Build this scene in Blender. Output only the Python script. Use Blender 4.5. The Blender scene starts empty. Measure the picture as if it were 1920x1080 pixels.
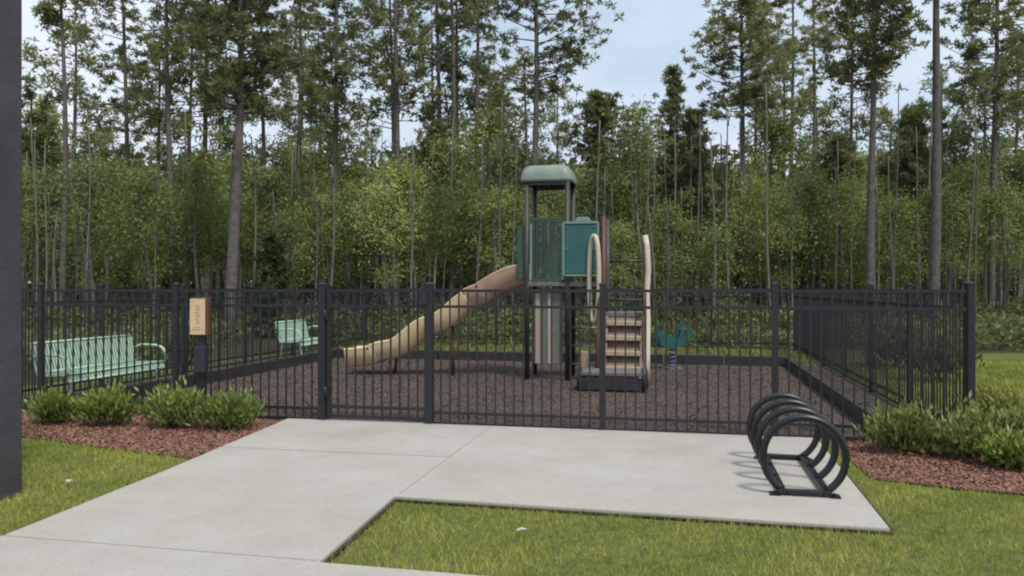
import bpy, math, random
import numpy as np
from mathutils import Vector, Matrix
R = math.radians
rnd = random.Random(7)
scene = bpy.context.scene
COL = scene.collection

# ------------------------------------------------------------------ camera, sky, sun
CAMH = 1.5
cam_d = bpy.data.cameras.new('camera'); cam_d.lens = 28.125; cam_d.sensor_width = 36
cam_d.clip_end = 800; cam_d.clip_start = 0.05
cam = bpy.data.objects.new('camera', cam_d); COL.objects.link(cam)
cam.location = (0, 0, CAMH); cam.rotation_euler = (R(90), 0, 0)
scene.camera = cam
scene.view_settings.view_transform = 'Standard'; scene.view_settings.look = 'None'
scene.view_settings.exposure = 0.5; scene.view_settings.gamma = 1.0
scene.view_settings.use_curve_mapping = False
scene.cycles.filter_width = 2.1
scene.cycles.max_bounces = 6; scene.cycles.transparent_max_bounces = 8

SUN_EL, SUN_AZ = 58, 150          # azimuth measured clockwise from +Y
w = bpy.data.worlds.new('World'); scene.world = w; w.use_nodes = True
nt = w.node_tree; nt.nodes.clear()
def N(t, typ, **kw):
    n = t.nodes.new(typ)
    for k, v in kw.items(): setattr(n, k, v)
    return n
sky = N(nt, 'ShaderNodeTexSky', sky_type='NISHITA', sun_disc=False)
sky.sun_elevation = R(SUN_EL); sky.sun_rotation = R(SUN_AZ)
sky.air_density = 1.0; sky.dust_density = 1.0; sky.ozone_density = 1.2
tc = N(nt, 'ShaderNodeTexCoord')
mp = N(nt, 'ShaderNodeMapping'); mp.inputs['Scale'].default_value = (1.0, 1.0, 2.2)
mp.inputs['Location'].default_value = (0.35, 0.1, 0.2)
nz = N(nt, 'ShaderNodeTexNoise'); nz.inputs['Scale'].default_value = 2.4
nz.inputs['Detail'].default_value = 6; nz.inputs['Roughness'].default_value = 0.55
rp = N(nt, 'ShaderNodeValToRGB')
rp.color_ramp.elements[0].position = 0.36; rp.color_ramp.elements[0].color = (0.78, 0.78, 0.78, 1)
rp.color_ramp.elements[1].position = 0.60; rp.color_ramp.elements[1].color = (1, 1, 1, 1)
nz2 = N(nt, 'ShaderNodeTexNoise'); nz2.inputs['Scale'].default_value = 3.3; nz2.inputs['Detail'].default_value = 5
rp2 = N(nt, 'ShaderNodeValToRGB')
rp2.color_ramp.elements[0].position = 0.35; rp2.color_ramp.elements[0].color = (4.3, 5.2, 6.3, 1)
rp2.color_ramp.elements[1].position = 0.65; rp2.color_ramp.elements[1].color = (6.2, 6.8, 7.6, 1)
mx = N(nt, 'ShaderNodeMix', data_type='RGBA')
bg = N(nt, 'ShaderNodeBackground'); bg.inputs['Strength'].default_value = 0.1
wo = N(nt, 'ShaderNodeOutputWorld')
L = nt.links.new
L(tc.outputs['Generated'], mp.inputs['Vector']); L(mp.outputs[0], nz.inputs['Vector']); L(mp.outputs[0], nz2.inputs['Vector'])
L(nz.outputs['Fac'], rp.inputs[0]); L(rp.outputs[0], mx.inputs[0]); L(nz2.outputs['Fac'], rp2.inputs[0])
L(sky.outputs[0], mx.inputs[6]); L(rp2.outputs[0], mx.inputs[7]); L(mx.outputs[2], bg.inputs[0]); L(bg.outputs[0], wo.inputs[0])

sd = bpy.data.lights.new('sun', 'SUN'); sd.energy = 2.3; sd.angle = R(9); sd.color = (1.0, 0.96, 0.9)
sun = bpy.data.objects.new('sun', sd); COL.objects.link(sun)
dirv = Vector((math.sin(R(SUN_AZ))*math.cos(R(SUN_EL)), math.cos(R(SUN_AZ))*math.cos(R(SUN_EL)), math.sin(R(SUN_EL))))
sun.rotation_euler = dirv.to_track_quat('Z', 'Y').to_euler(); sun.location = dirv*60

# ------------------------------------------------------------------ helpers
def tag(o, label=None, cat=None, group=None, kind=None):
    if label: o['label'] = label
    if cat: o['category'] = cat
    if group: o['group'] = group
    if kind: o['kind'] = kind
    return o
def empty(name, loc=(0, 0, 0), rz=0, label=None, cat=None, group=None):
    o = bpy.data.objects.new(name, None); COL.objects.link(o)
    o.location = loc; o.rotation_euler = (0, 0, rz); o.empty_display_size = 0.2
    return tag(o, label, cat, group)
class MB:
    """collects simple shapes and links them as one mesh object"""
    def __init__(s): s.v = []; s.f = []; s.sm = []
    def add(s, vs, fs, smooth=False):
        b = len(s.v); s.v += [tuple(p) for p in vs]
        for f in fs: s.f.append(tuple(b+i for i in f)); s.sm.append(smooth)
        return s
    def box(s, c, size, rot=None, taper=1.0):
        hx, hy, hz = size[0]/2, size[1]/2, size[2]/2
        vs = []
        for z in (-1, 1):
            k = taper if z > 0 else 1
            for x, y in ((-1, -1), (1, -1), (1, 1), (-1, 1)): vs.append(Vector((x*hx*k, y*hy*k, z*hz)))
        if rot is not None: vs = [rot @ p for p in vs]
        c = Vector(c); vs = [p+c for p in vs]
        return s.add(vs, [(3, 2, 1, 0), (4, 5, 6, 7), (0, 1, 5, 4), (1, 2, 6, 5), (2, 3, 7, 6), (3, 0, 4, 7)])
    def bar(s, a, b, wd, th, up=(0, 0, 1)):
        a, b = Vector(a), Vector(b); d = b-a; z = d.normalized()
        x = Vector(up).cross(z)
        if x.length < 1e-4: x = Vector((1, 0, 0))
        x.normalize(); y = z.cross(x)
        return s.box((a+b)/2, (wd, th, d.length), Matrix((x, y, z)).transposed())
    def tube(s, pts, r, n=10, closed=False, caps=True):
        pts = [Vector(p) for p in pts]; m = len(pts)
        rs = r if isinstance(r, (list, tuple)) else [r]*m
        ref = None; rings = []
        for i, p in enumerate(pts):
            if closed: t = (pts[(i+1) % m]-pts[i-1])
            else: t = pts[min(i+1, m-1)]-pts[max(i-1, 0)]
            t.normalize()
            if ref is None: ref = Vector((0, 0, 1)) if abs(t.z) < .9 else Vector((1, 0, 0))
            x = ref-t*ref.dot(t)
            x.normalize(); ref = x; y = t.cross(x)
            rings.append([p+(x*math.cos(2*math.pi*k/n)+y*math.sin(2*math.pi*k/n))*rs[i] for k in range(n)])
        vs = [q for rg in rings for q in rg]; fs = []
        for i in range(m if closed else m-1):
            j = (i+1) % m
            for k in range(n):
                k2 = (k+1) % n; fs.append((i*n+k, i*n+k2, j*n+k2, j*n+k))
        s.add(vs, fs, True)
        if caps and not closed:
            b = len(s.v)-m*n
            s.f.append(tuple(b+k for k in reversed(range(n)))); s.sm.append(False)
            s.f.append(tuple(b+(m-1)*n+k for k in range(n))); s.sm.append(False)
        return s
    def grid(s, rows, smooth=True):
        n = len(rows[0]); vs = [p for r_ in rows for p in r_]; fs = []
        for i in range(len(rows)-1):
            for k in range(n-1): fs.append((i*n+k, i*n+k+1, (i+1)*n+k+1, (i+1)*n+k))
        return s.add(vs, fs, smooth)
    def build(s, name, m, parent=None, bevel=0, label=None):
        me = bpy.data.meshes.new(name); me.from_pydata(s.v, [], s.f); me.update()
        me.polygons.foreach_set('use_smooth', s.sm)
        me.materials.append(m)
        o = bpy.data.objects.new(name, me); COL.objects.link(o)
        if parent: o.parent = parent
        if bevel:
            b = o.modifiers.new('bevel', 'BEVEL'); b.width = bevel; b.segments = 2; b.limit_method = 'ANGLE'
        if label: o['label'] = label
        return o
def tri_obj(name, V, tint, m, parent=None):
    """V: (n,3,3) triangles; tint: (n,) float attribute"""
    n = len(V); me = bpy.data.meshes.new(name)
    me.vertices.add(n*3); me.vertices.foreach_set('co', V.reshape(-1).astype(np.float32))
    me.loops.add(n*3); me.loops.foreach_set('vertex_index', np.arange(n*3, dtype=np.int32))
    me.polygons.add(n); me.polygons.foreach_set('loop_start', np.arange(0, n*3, 3, dtype=np.int32))
    me.update(calc_edges=True)
    a = me.attributes.new('tint', 'FLOAT', 'POINT'); a.data.foreach_set('value', np.repeat(tint, 3).astype(np.float32))
    me.materials.append(m)
    o = bpy.data.objects.new(name, me); COL.objects.link(o)
    if parent: o.parent = parent
    return o
def sheet(name, pts, z, m, thick=0):
    b = MB(); n = len(pts)
    if thick:
        vs = [(x, y, z-thick) for x, y in pts]+[(x, y, z) for x, y in pts]
        fs = [tuple(range(n, 2*n))]+[(i, (i+1) % n, n+(i+1) % n, n+i) for i in range(n)]
        b.add(vs, fs)
    else: b.add([(x, y, z) for x, y in pts], [tuple(range(n))])
    return tag(b.build(name, m, bevel=0.008 if thick else 0), kind='structure')

# ------------------------------------------------------------------ materials
def mat(name, rgb, rough=0.6, metal=0.0, var=0.12, scale=8, bump=0.0, bscale=60, spec=0.4, hue2=None):
    m = bpy.data.materials.new(name); m.use_nodes = True; t = m.node_tree
    p = t.nodes['Principled BSDF']; p.inputs['Roughness'].default_value = rough
    p.inputs['Metallic'].default_value = metal; p.inputs['Specular IOR Level'].default_value = spec
    g = N(t, 'ShaderNodeTexCoord'); n = N(t, 'ShaderNodeTexNoise'); n.inputs['Scale'].default_value = scale
    n.inputs['Detail'].default_value = 6; n.inputs['Roughness'].default_value = 0.6
    r = N(t, 'ShaderNodeValToRGB'); r.color_ramp.elements[0].position = 0.3; r.color_ramp.elements[1].position = 0.7
    c2 = hue2 or tuple(c*(1+var) for c in rgb); c1 = tuple(c*(1-var) for c in rgb)
    r.color_ramp.elements[0].color = (*c1, 1); r.color_ramp.elements[1].color = (*c2, 1)
    t.links.new(g.outputs['Object'], n.inputs['Vector']); t.links.new(n.outputs['Fac'], r.inputs[0])
    t.links.new(r.outputs[0], p.inputs['Base Color'])
    if bump:
        b = N(t, 'ShaderNodeBump'); b.inputs['Strength'].default_value = bump; b.inputs['Distance'].default_value = 0.02
        n2 = N(t, 'ShaderNodeTexNoise'); n2.inputs['Scale'].default_value = bscale; n2.inputs['Detail'].default_value = 5
        t.links.new(g.outputs['Object'], n2.inputs['Vector']); t.links.new(n2.outputs['Fac'], b.inputs['Height'])
        t.links.new(b.outputs[0], p.inputs['Normal'])
    return m
def ground_mat(name, cols, scales=(0.6, 14), bump=0.5, bscale=90, rough=0.95):
    """cols: three linear colours, mixed by a broad and a fine noise"""
    m = bpy.data.materials.new(name); m.use_nodes = True; t = m.node_tree; p = t.nodes['Principled BSDF']
    p.inputs['Roughness'].default_value = rough; p.inputs['Specular IOR Level'].default_value = 0.15
    g = N(t, 'ShaderNodeTexCoord')
    a = N(t, 'ShaderNodeTexNoise'); a.inputs['Scale'].default_value = scales[0]; a.inputs['Detail'].default_value = 5
    b = N(t, 'ShaderNodeTexNoise'); b.inputs['Scale'].default_value = scales[1]; b.inputs['Detail'].default_value = 6
    ra = N(t, 'ShaderNodeValToRGB'); ra.color_ramp.elements[0].position = .38; ra.color_ramp.elements[1].position = .62
    ra.color_ramp.elements[0].color = (*cols[0], 1); ra.color_ramp.elements[1].color = (*cols[1], 1)
    rb = N(t, 'ShaderNodeValToRGB'); rb.color_ramp.elements[0].position = .42; rb.color_ramp.elements[1].position = .66
    rb.color_ramp.elements[0].color = (0, 0, 0, 1); rb.color_ramp.elements[1].color = (1, 1, 1, 1)
    x = N(t, 'ShaderNodeMix', data_type='RGBA'); x.inputs[7].default_value = (*cols[2], 1)
    for q in (a, b): t.links.new(g.outputs['Object'], q.inputs['Vector'])
    t.links.new(a.outputs['Fac'], ra.inputs[0]); t.links.new(b.outputs['Fac'], rb.inputs[0])
    t.links.new(ra.outputs[0], x.inputs[6]); t.links.new(rb.outputs[0], x.inputs[0]); t.links.new(x.outputs[2], p.inputs['Base Color'])
    bp = N(t, 'ShaderNodeBump'); bp.inputs['Strength'].default_value = bump; bp.inputs['Distance'].default_value = .02
    n2 = N(t, 'ShaderNodeTexNoise'); n2.inputs['Scale'].default_value = bscale; n2.inputs['Detail'].default_value = 4
    t.links.new(g.outputs['Object'], n2.inputs['Vector']); t.links.new(n2.outputs['Fac'], bp.inputs['Height']); t.links.new(bp.outputs[0], p.inputs['Normal'])
    return m
def leaf_mat(name, c0, c1, trans=0.35, rand=0.35, rough=0.55):
    """leaf colour runs from c0 to c1 by the leaf's own tint, varied a little from plant to plant"""
    m = bpy.data.materials.new(name); m.use_nodes = True; t = m.node_tree; p = t.nodes['Principled BSDF']
    p.inputs['Roughness'].default_value = rough; p.inputs['Specular IOR Level'].default_value = 0.25
    at = N(t, 'ShaderNodeAttribute', attribute_name='tint'); oi = N(t, 'ShaderNodeObjectInfo')
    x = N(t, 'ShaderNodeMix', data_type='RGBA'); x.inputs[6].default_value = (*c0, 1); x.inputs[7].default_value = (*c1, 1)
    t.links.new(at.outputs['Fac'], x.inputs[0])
    mr = N(t, 'ShaderNodeMapRange'); mr.inputs[3].default_value = 1-rand; mr.inputs[4].default_value = 1+rand
    t.links.new(oi.outputs['Random'], mr.inputs[0])
    h = N(t, 'ShaderNodeHueSaturation'); t.links.new(x.outputs[2], h.inputs['Color']); t.links.new(mr.outputs[0], h.inputs['Value'])
    mh = N(t, 'ShaderNodeMath', operation='MULTIPLY_ADD'); mh.inputs[1].default_value = -0.04*rand/0.35; mh.inputs[2].default_value = 0.5+0.02*rand/0.35
    t.links.new(oi.outputs['Random'], mh.inputs[0]); t.links.new(mh.outputs[0], h.inputs['Hue'])
    t.links.new(h.outputs[0], p.inputs['Base Color'])
    tr = N(t, 'ShaderNodeBsdfTranslucent'); t.links.new(h.outputs[0], tr.inputs[0])
    ms = N(t, 'ShaderNodeMixShader'); ms.inputs[0].default_value = trans
    t.links.new(p.outputs[0], ms.inputs[1]); t.links.new(tr.outputs[0], ms.inputs[2])
    t.links.new(ms.outputs[0], t.nodes['Material Output'].inputs[0])
    return m
def concrete_mat():
    m = mat('concrete', (0.40, 0.375, 0.335), 0.9, var=0.05, scale=1.3, bump=0.25, bscale=180, spec=0.15)
    t = m.node_tree; p = t.nodes['Principled BSDF']
    src = p.inputs['Base Color'].links[0].from_socket
    g = N(t, 'ShaderNodeTexCoord'); n = N(t, 'ShaderNodeTexNoise'); n.inputs['Scale'].default_value = 0.9; n.inputs['Detail'].default_value = 9; n.inputs['Roughness'].default_value = .72
    r = N(t, 'ShaderNodeValToRGB'); r.color_ramp.elements[0].position = .33; r.color_ramp.elements[0].color = (.86, .85, .82, 1)
    r.color_ramp.elements[1].position = .6; r.color_ramp.elements[1].color = (1, 1, 1, 1)
    n3 = N(t, 'ShaderNodeTexNoise'); n3.inputs['Scale'].default_value = 55; n3.inputs['Detail'].default_value = 3
    r3 = N(t, 'ShaderNodeValToRGB'); r3.color_ramp.elements[0].position = .33; r3.color_ramp.elements[0].color = (.86, .86, .85, 1)
    r3.color_ramp.elements[1].position = .48; r3.color_ramp.elements[1].color = (1, 1, 1, 1)
    x = N(t, 'ShaderNodeMix', data_type='RGBA', blend_type='MULTIPLY'); x.inputs[0].default_value = 1
    x2 = N(t, 'ShaderNodeMix', data_type='RGBA', blend_type='MULTIPLY'); x2.inputs[0].default_value = 1
    for q in (n, n3): t.links.new(g.outputs['Object'], q.inputs['Vector'])
    t.links.new(n.outputs['Fac'], r.inputs[0]); t.links.new(n3.outputs['Fac'], r3.inputs[0])
    t.links.new(src, x.inputs[6]); t.links.new(r.outputs[0], x.inputs[7])
    t.links.new(x.outputs[2], x2.inputs[6]); t.links.new(r3.outputs[0], x2.inputs[7])
    t.links.new(x2.outputs[2], p.inputs['Base Color'])
    return m
M = {}
M['concrete'] = concrete_mat()
M['joint'] = mat('joint_dirt', (0.27, 0.26, 0.235), 0.95)
M['lawn'] = ground_mat('lawn_soil', ((.105, .13, .03), (.15, .16, .045), (.09, .085, .04)))
M['soil'] = ground_mat('edge_soil', ((.05, .04, .03), (.07, .055, .04), (.03, .025, .02)))
M['redmulch'] = ground_mat('red_mulch_bed', ((.16, .07, .055), (.22, .105, .085), (.09, .04, .03)), (1.5, 30), 1.0, 50)
M['playmulch'] = ground_mat('play_mulch', ((.09, .068, .058), (.115, .088, .075), (.06, .045, .038)), (.8, 26), 1.0, 45)
M['forest'] = ground_mat('leaf_litter', ((.06, .05, .03), (.055, .07, .025), (.03, .035, .015)), (.4, 5))
M['black'] = mat('black_powder_coat', (0.018, 0.018, 0.022), 0.42, var=.25, scale=20, spec=.45)
M['blackplastic'] = mat('black_plastic_timber', (0.03, 0.027, 0.027), 0.5, var=.3, scale=6, bump=.3, bscale=30)
M['rack'] = mat('rack_paint', (0.008, 0.009, 0.010), 0.35, var=.3, scale=12, spec=.5)
M['pole'] = mat('taupe_post_paint', (0.052, 0.046, 0.053), 0.7, var=.22, scale=3, bump=.3, bscale=25)
M['poleb'] = mat('post_base_paint', (0.045, 0.042, 0.035), 0.7, var=.2)
M['mint'] = mat('mint_green_coating', (0.36, 0.50, 0.37), 0.5, var=.06, scale=5)
M['steel'] = mat('dull_steel', (0.25, 0.25, 0.25), 0.45, metal=.7)
M['tan'] = mat('tan_rotomoulded_plastic', (0.66, 0.50, 0.29), 0.45, var=.08, scale=3)
M['hood'] = mat('faded_pink_tan_plastic', (0.44, 0.29, 0.20), 0.5, var=.12, scale=4)
M['roof'] = mat('pale_green_roof_plastic', (0.18, 0.23, 0.19), 0.45, var=.2, scale=3.5)
M['brown'] = mat('brown_post_coating', (0.04, 0.042, 0.032), 0.5, var=.2)
M['redbrown'] = mat('red_brown_coating', (0.09, 0.035, 0.022), 0.5, var=.15)
M['teal'] = mat('teal_plastic', (0.028, 0.10, 0.098), 0.45, var=.2, scale=4)
M['rail'] = mat('rail_tan_plastic', (0.50, 0.42, 0.33), 0.45, var=.08)
M['wallbrown'] = mat('climber_brown_plastic', (0.17, 0.12, 0.085), 0.5, var=.25)
M['darkteal'] = mat('dark_teal_plastic', (0.02, 0.085, 0.075), 0.5, var=.2)
M['paleteal'] = mat('pale_teal_rim', (0.15, 0.225, 0.20), 0.45, var=.1)
M['green'] = mat('deep_green_bars', (0.045, 0.08, 0.06), 0.5, var=.15)
M['deck'] = mat('deck_coating', (0.13, 0.12, 0.115), 0.6, var=.15, scale=20)
M['cream'] = mat('cream_plastic', (0.36, 0.28, 0.20), 0.45, var=.08)
M['greypanel'] = mat('grey_green_panel', (0.13, 0.14, 0.115), 0.55, var=.15)
M['signtan'] = mat('sign_tan_face', (0.58, 0.43, 0.27), 0.6, var=.08, scale=14)
M['signbrown'] = mat('sign_brown_box', (0.10, 0.05, 0.025), 0.6, var=.2)
M['signmark'] = mat('sign_print', (0.40, 0.28, 0.17), 0.6)
M['signbin'] = mat('dark_box', (0.028, 0.026, 0.034), 0.5)
M['purple'] = mat('dull_purple_plastic', (0.16, 0.12, 0.2), 0.5)
M['bark'] = mat('pine_bark', (0.115, 0.10, 0.092), 0.95, var=.35, scale=7, bump=.8, bscale=14, spec=.1)
M['palebark'] = mat('pale_sapling_bark', (0.15, 0.14, 0.118), 0.95, var=.25, scale=6, bump=.4, bscale=20, spec=.1)
M['needle'] = leaf_mat('pine_needles', (.11, .125, .055), (.35, .36, .15), .45, .22)
M['darkneedle'] = leaf_mat('dark_needles', (.03, .05, .02), (.10, .14, .05), .25, .1)
M['leaf'] = leaf_mat('broadleaf', (.12, .155, .055), (.38, .44, .135), .45, .45)
M['darkleaf'] = leaf_mat('dark_broadleaf', (.07, .11, .045), (.24, .30, .11), .4, .3)
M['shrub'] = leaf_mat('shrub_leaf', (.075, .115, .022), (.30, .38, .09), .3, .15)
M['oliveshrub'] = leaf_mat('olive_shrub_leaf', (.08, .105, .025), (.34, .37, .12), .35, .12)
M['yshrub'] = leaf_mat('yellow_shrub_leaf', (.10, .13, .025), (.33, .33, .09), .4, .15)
M['grass'] = leaf_mat('grass_blade', (.155, .215, .03), (.53, .50, .13), .35, .02)
M['under'] = leaf_mat('undergrowth_leaf', (.075, .095, .038), (.25, .275, .10), .4, .1)
M['litter'] = leaf_mat('lawn_litter', (.45, .42, .36), (.62, .58, .5), .1, .1)
M['redchip'] = leaf_mat('red_mulch_chip', (.19, .095, .068), (.33, .18, .13), 0, .02, .9)
M['greychip'] = leaf_mat('brown_mulch_chip', (.09, .068, .056), (.135, .10, .085), 0, .02, .9)

# ------------------------------------------------------------------ site frame (fence line runs 12 degrees across the view)
TH = R(12); U = Vector((math.cos(TH), -math.sin(TH), 0)); Vv = Vector((math.sin(TH), math.cos(TH), 0))
P0 = Vector((-2.10, 8.89, 0))
def S(s, t, z=0): return P0+U*s+Vv*t+Vector((0, 0, z))
def S2(s, t): p = S(s, t); return (p.x, p.y)

# ------------------------------------------------------------------ ground
tag(MB().add([(-260, -60, 0), (260, -60, 0), (260, 420, 0), (-260, 420, 0)], [(0, 1, 2, 3)]).build('ground', M['lawn']), kind='structure')
sheet('forest_floor', [(-200, 26), (-60, 13), (-7.6, 11.8), (-4.3, 21.5), (-3.7, 22.3), (6.8, 20.1), (9.5, 18.6), (12, 18.4), (60, 17), (200, 20), (250, 400), (-250, 400)], 0.006, M['forest'])
sheet('leaf_litter', [S2(-4.5, 8.5), S2(6.56, 8.5), S2(6.56, 12.6), S2(-4.5, 12.6)], 0.008, M['forest'])
sheet('playground_mulch', [S2(-4.5, 0.0), S2(6.56, 0.0), S2(6.56, 8.6), S2(-4.5, 8.6)], 0.010, M['playmulch'])
BEDL = [(-8.2, 9.2), (-4.84, 7.98), (-3.6, 7.35), (-2.70, 6.95), (-2.50, 8.99), S2(-7, 0.02)]
BEDR = [(3.05, 7.83), (2.82, 6.25), (3.3, 5.92), (4.1, 5.62), (7.5, 4.9), (8.5, 6.9), (5.4, 7.6), (5.6, 9.5), S2(6.6, 2.4), S2(6.55, -0.02)]
sheet('mulch_bed', BEDL, 0.014, M['redmulch']); sheet('mulch_bed', BEDR, 0.014, M['redmulch'])
PATH = [(-2.51, 9.02), (-2.79, 6.34), (-3.01, 4.72), (-3.05, 4.62), (-9.0, 5.95), (-9.0, 4.1), (6.0, 0.9), (6.0, 2.65),
        (-1.03, 4.27), (-0.825, 5.625), (2.30, 4.87), (3.0, 7.92)]
# dirt line along the concrete edge (a slightly larger outline just above the grass)
def grow(poly, d):
    n = len(poly); out = []
    for i in range(n):
        a, b, c = Vector(poly[i-1]), Vector(poly[i]), Vector(poly[(i+1) % n])
        e1, e2 = (b-a).normalized(), (c-b).normalized()
        n1, n2 = Vector((e1.y, -e1.x)), Vector((e2.y, -e2.x)); k = (n1+n2); k = k/max(.35, k.length)/max(.4, n1.dot(k.normalized())) if k.length > 1e-6 else n1
        out.append((b.x+k.x*d, b.y+k.y*d))
    return out
sheet('path_edge_soil', grow(PATH, 0.028), 0.018, M['soil'])
sheet('concrete_path', PATH, 0.040, M['concrete'], 0.035)
def joint(a, b):
    a, b = Vector((*a, 0)), Vector((*b, 0)); MBj.bar(a+Vector((0, 0, .0405)), b+Vector((0, 0, .0405)),   .003, .006, up=(0, 0, 1))
MBj = MB()
for a, b in [((-3.02, 4.72), (-1.04, 4.28)), ((-2.70, 7.35), (-0.52, 6.90)), ((-0.80, 5.66), (-0.24, 8.35))]:
    joint(a, b)
tag(MBj.build('concrete_joints', M['joint']), kind='structure')

# ------------------------------------------------------------------ scatter helpers
def inside(px, py, poly):
    c = np.zeros(len(px), bool); n = len(poly)
    for i in range(n):
        x1, y1 = poly[i]; x2, y2 = poly[(i+1) % n]
        cond = ((y1 > py) != (y2 > py)) & (px < (x2-x1)*(py-y1)/((y2-y1) if y2 != y1 else 1e-9)+x1)
        c ^= cond
    return c
rng = np.random.default_rng(11)
def vnoise(x, y, f, seed=0):
    r2 = np.random.default_rng(seed+5); out = 0
    for k in range(5):
        a = r2.uniform(0, 6.28); ff = f*(1+.7*k); ph = r2.uniform(0, 6.28)
        out = out+np.sin((x*np.cos(a)+y*np.sin(a))*ff+ph+1.3*np.sin(y*ff*.6+k))/(1+.4*k)
    return out/3.2
def blades(px, py, h, wd, lean, rot=None):
    n = len(px); a = rng.uniform(0, 6.283, n); V = np.zeros((n, 3, 3))
    dx, dy = np.cos(a)*wd/2, np.sin(a)*wd/2
    V[:, 0, 0] = px-dx; V[:, 0, 1] = py-dy; V[:, 1, 0] = px+dx; V[:, 1, 1] = py+dy
    b = rng.uniform(0, 6.283, n); l = lean*rng.uniform(.2, 1, n)*h
    V[:, 2, 0] = px+np.cos(b)*l; V[:, 2, 1] = py+np.sin(b)*l; V[:, 2, 2] = h
    return V
# lawn grass
edge = grow(PATH, 0.028); edge_in = grow(PATH, -0.022)
def lawn_pts(n, x0, x1, y0, y1):
    px = rng.uniform(x0, x1, n); py = rng.uniform(y0, y1, n)
    k = ~inside(px, py, edge) & ~inside(px, py, BEDL) & ~inside(px, py, BEDR) & ~inside(px, py, [S2(-4.6, -.05), S2(6.6, -.05), S2(6.6, 12.5), S2(-4.6, 12.5)])
    cr_ = ~inside(px, py, edge_in) & (rng.random(n) < .65)
    k = k | (cr_ & ~inside(px, py, BEDL) & ~inside(px, py, BEDR) & ~inside(px, py, [S2(-4.6, -.05), S2(6.6, -.05), S2(6.6, 12.5), S2(-4.6, 12.5)]))
    k &= np.abs(px) < py*.70+.6
    return px[k], py[k]
parts = []
for (n, x0, x1, y0, y1, h, wd) in [(150000, -4.6, 4.6, 3.5, 8.2, .036, .0062), (9000, -7, -3, 7, 9.5, .05, .01), (60000, 4.5, 12, 6.5, 16.5, .07, .02), (20000, 5, 13, 4.9, 8, .05, .012)]:
    px, py = lawn_pts(n, x0, x1, y0, y1)
    vv = vnoise(px, py, 3.0, 1); hh = h*rng.uniform(.45, 1.25, len(px))*(1+.25*vv)
    V = blades(px, py, hh, wd*rng.uniform(.7, 1.3, len(px)), .9)
    tint = np.clip(.40+.30*vv+.26*vnoise(px, py, 7, 3)+rng.normal(0, .17, len(px)), 0, 1)
    parts.append((V, tint))
# strip of grass behind the border, inside the back fence
n = 5000; ss = rng.uniform(-4.5, 6.5, n); tt = rng.uniform(7.95, 12.2, n)
px = P0.x+U.x*ss+Vv.x*tt; py = P0.y+U.y*ss+Vv.y*tt
parts.append((blades(px, py, .08*rng.uniform(.5, 1.3, n), .03, .8), np.clip(rng.normal(.2, .2, n), 0, 1)))
V = np.concatenate([p[0] for p in parts]); T = np.concatenate([p[1] for p in parts])
tag(tri_obj('grass', V, T, M['grass']), 'short yellow green lawn grass around the concrete path', 'grass', kind='stuff')
# chips
def chips(poly, n, sz, bb, z0):
    px = rng.uniform(bb[0], bb[1], n); py = rng.uniform(bb[2], bb[3], n)
    k = inside(px, py, poly) & ~inside(px, py, PATH); px, py = px[k], py[k]; n = len(px)
    a = rng.uniform(0, 6.283, n); l = sz*rng.uniform(.5, 1.8, n); wd = l*rng.uniform(.2, .45, n)
    V = np.zeros((n, 2, 3, 3)); c = np.stack([px, py, np.full(n, z0)+rng.uniform(0, sz*.5, n)], 1)
    d = np.stack([np.cos(a), np.sin(a), rng.normal(0, .35, n)], 1)*l[:, None]/2
    e = np.stack([-np.sin(a), np.cos(a), rng.normal(0, .5, n)], 1)*wd[:, None]/2
    V[:, 0, 0] = c-d-e; V[:, 0, 1] = c+d-e; V[:, 0, 2] = c+d+e; V[:, 1, 0] = c-d-e; V[:, 1, 1] = c+d+e; V[:, 1, 2] = c-d+e
    t = np.clip(rng.beta(1.6, 2.2, n)+.12*vnoise(px, py, 2.5, 9), 0, 1)
    return V.reshape(-1, 3, 3), np.repeat(t, 2)
a = chips(BEDL, 90000, .019, (-8.2, -2.4, 6.9, 10.5), .018); b = chips(BEDR, 110000, .019, (2.7, 8.5, 4.9, 10), .018)
tag(tri_obj('red_mulch', np.concatenate([a[0], b[0]]), np.concatenate([a[1], b[1]]), M['redchip']), 'loose reddish bark mulch in the planting beds', 'mulch', kind='stuff')
PG = [S2(-4.45, 0.03), S2(6.43, 0.03), S2(6.43, 7.9), S2(-4.45, 7.9)]
a = chips(PG, 170000, .019, (-8, 8, 7, 18), .014)
tag(tri_obj('brown_mulch', a[0], a[1], M['greychip']), 'loose grey brown wood mulch on the play area', 'mulch', kind='stuff')
# light dry leaves on the lawn
lx = [(.06, 4.82), (-3.35, 6.05)]
for i, (x, y) in enumerate(lx):
    o = MB().add([(-.03, -.012, .03), (.0, -.022, .042), (.035, 0, .036), (.0, .02, .045), (-.032, .01, .034)], [(0, 1, 3, 4), (1, 2, 3)]).build('dry_leaf', M['litter'])
    o.location = (x, y, .01); o.rotation_euler = (0, 0, i*1.7)
    tag(o, ['pale dry leaf near the middle of the front lawn', 'pale dry leaf on the left lawn by the thick post', 'small dry leaf on the left lawn close to the mulch bed',
            'dry leaf low on the right part of the front lawn', 'dry leaf near the corner of the front lawn and the path'][i], 'leaf')

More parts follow.
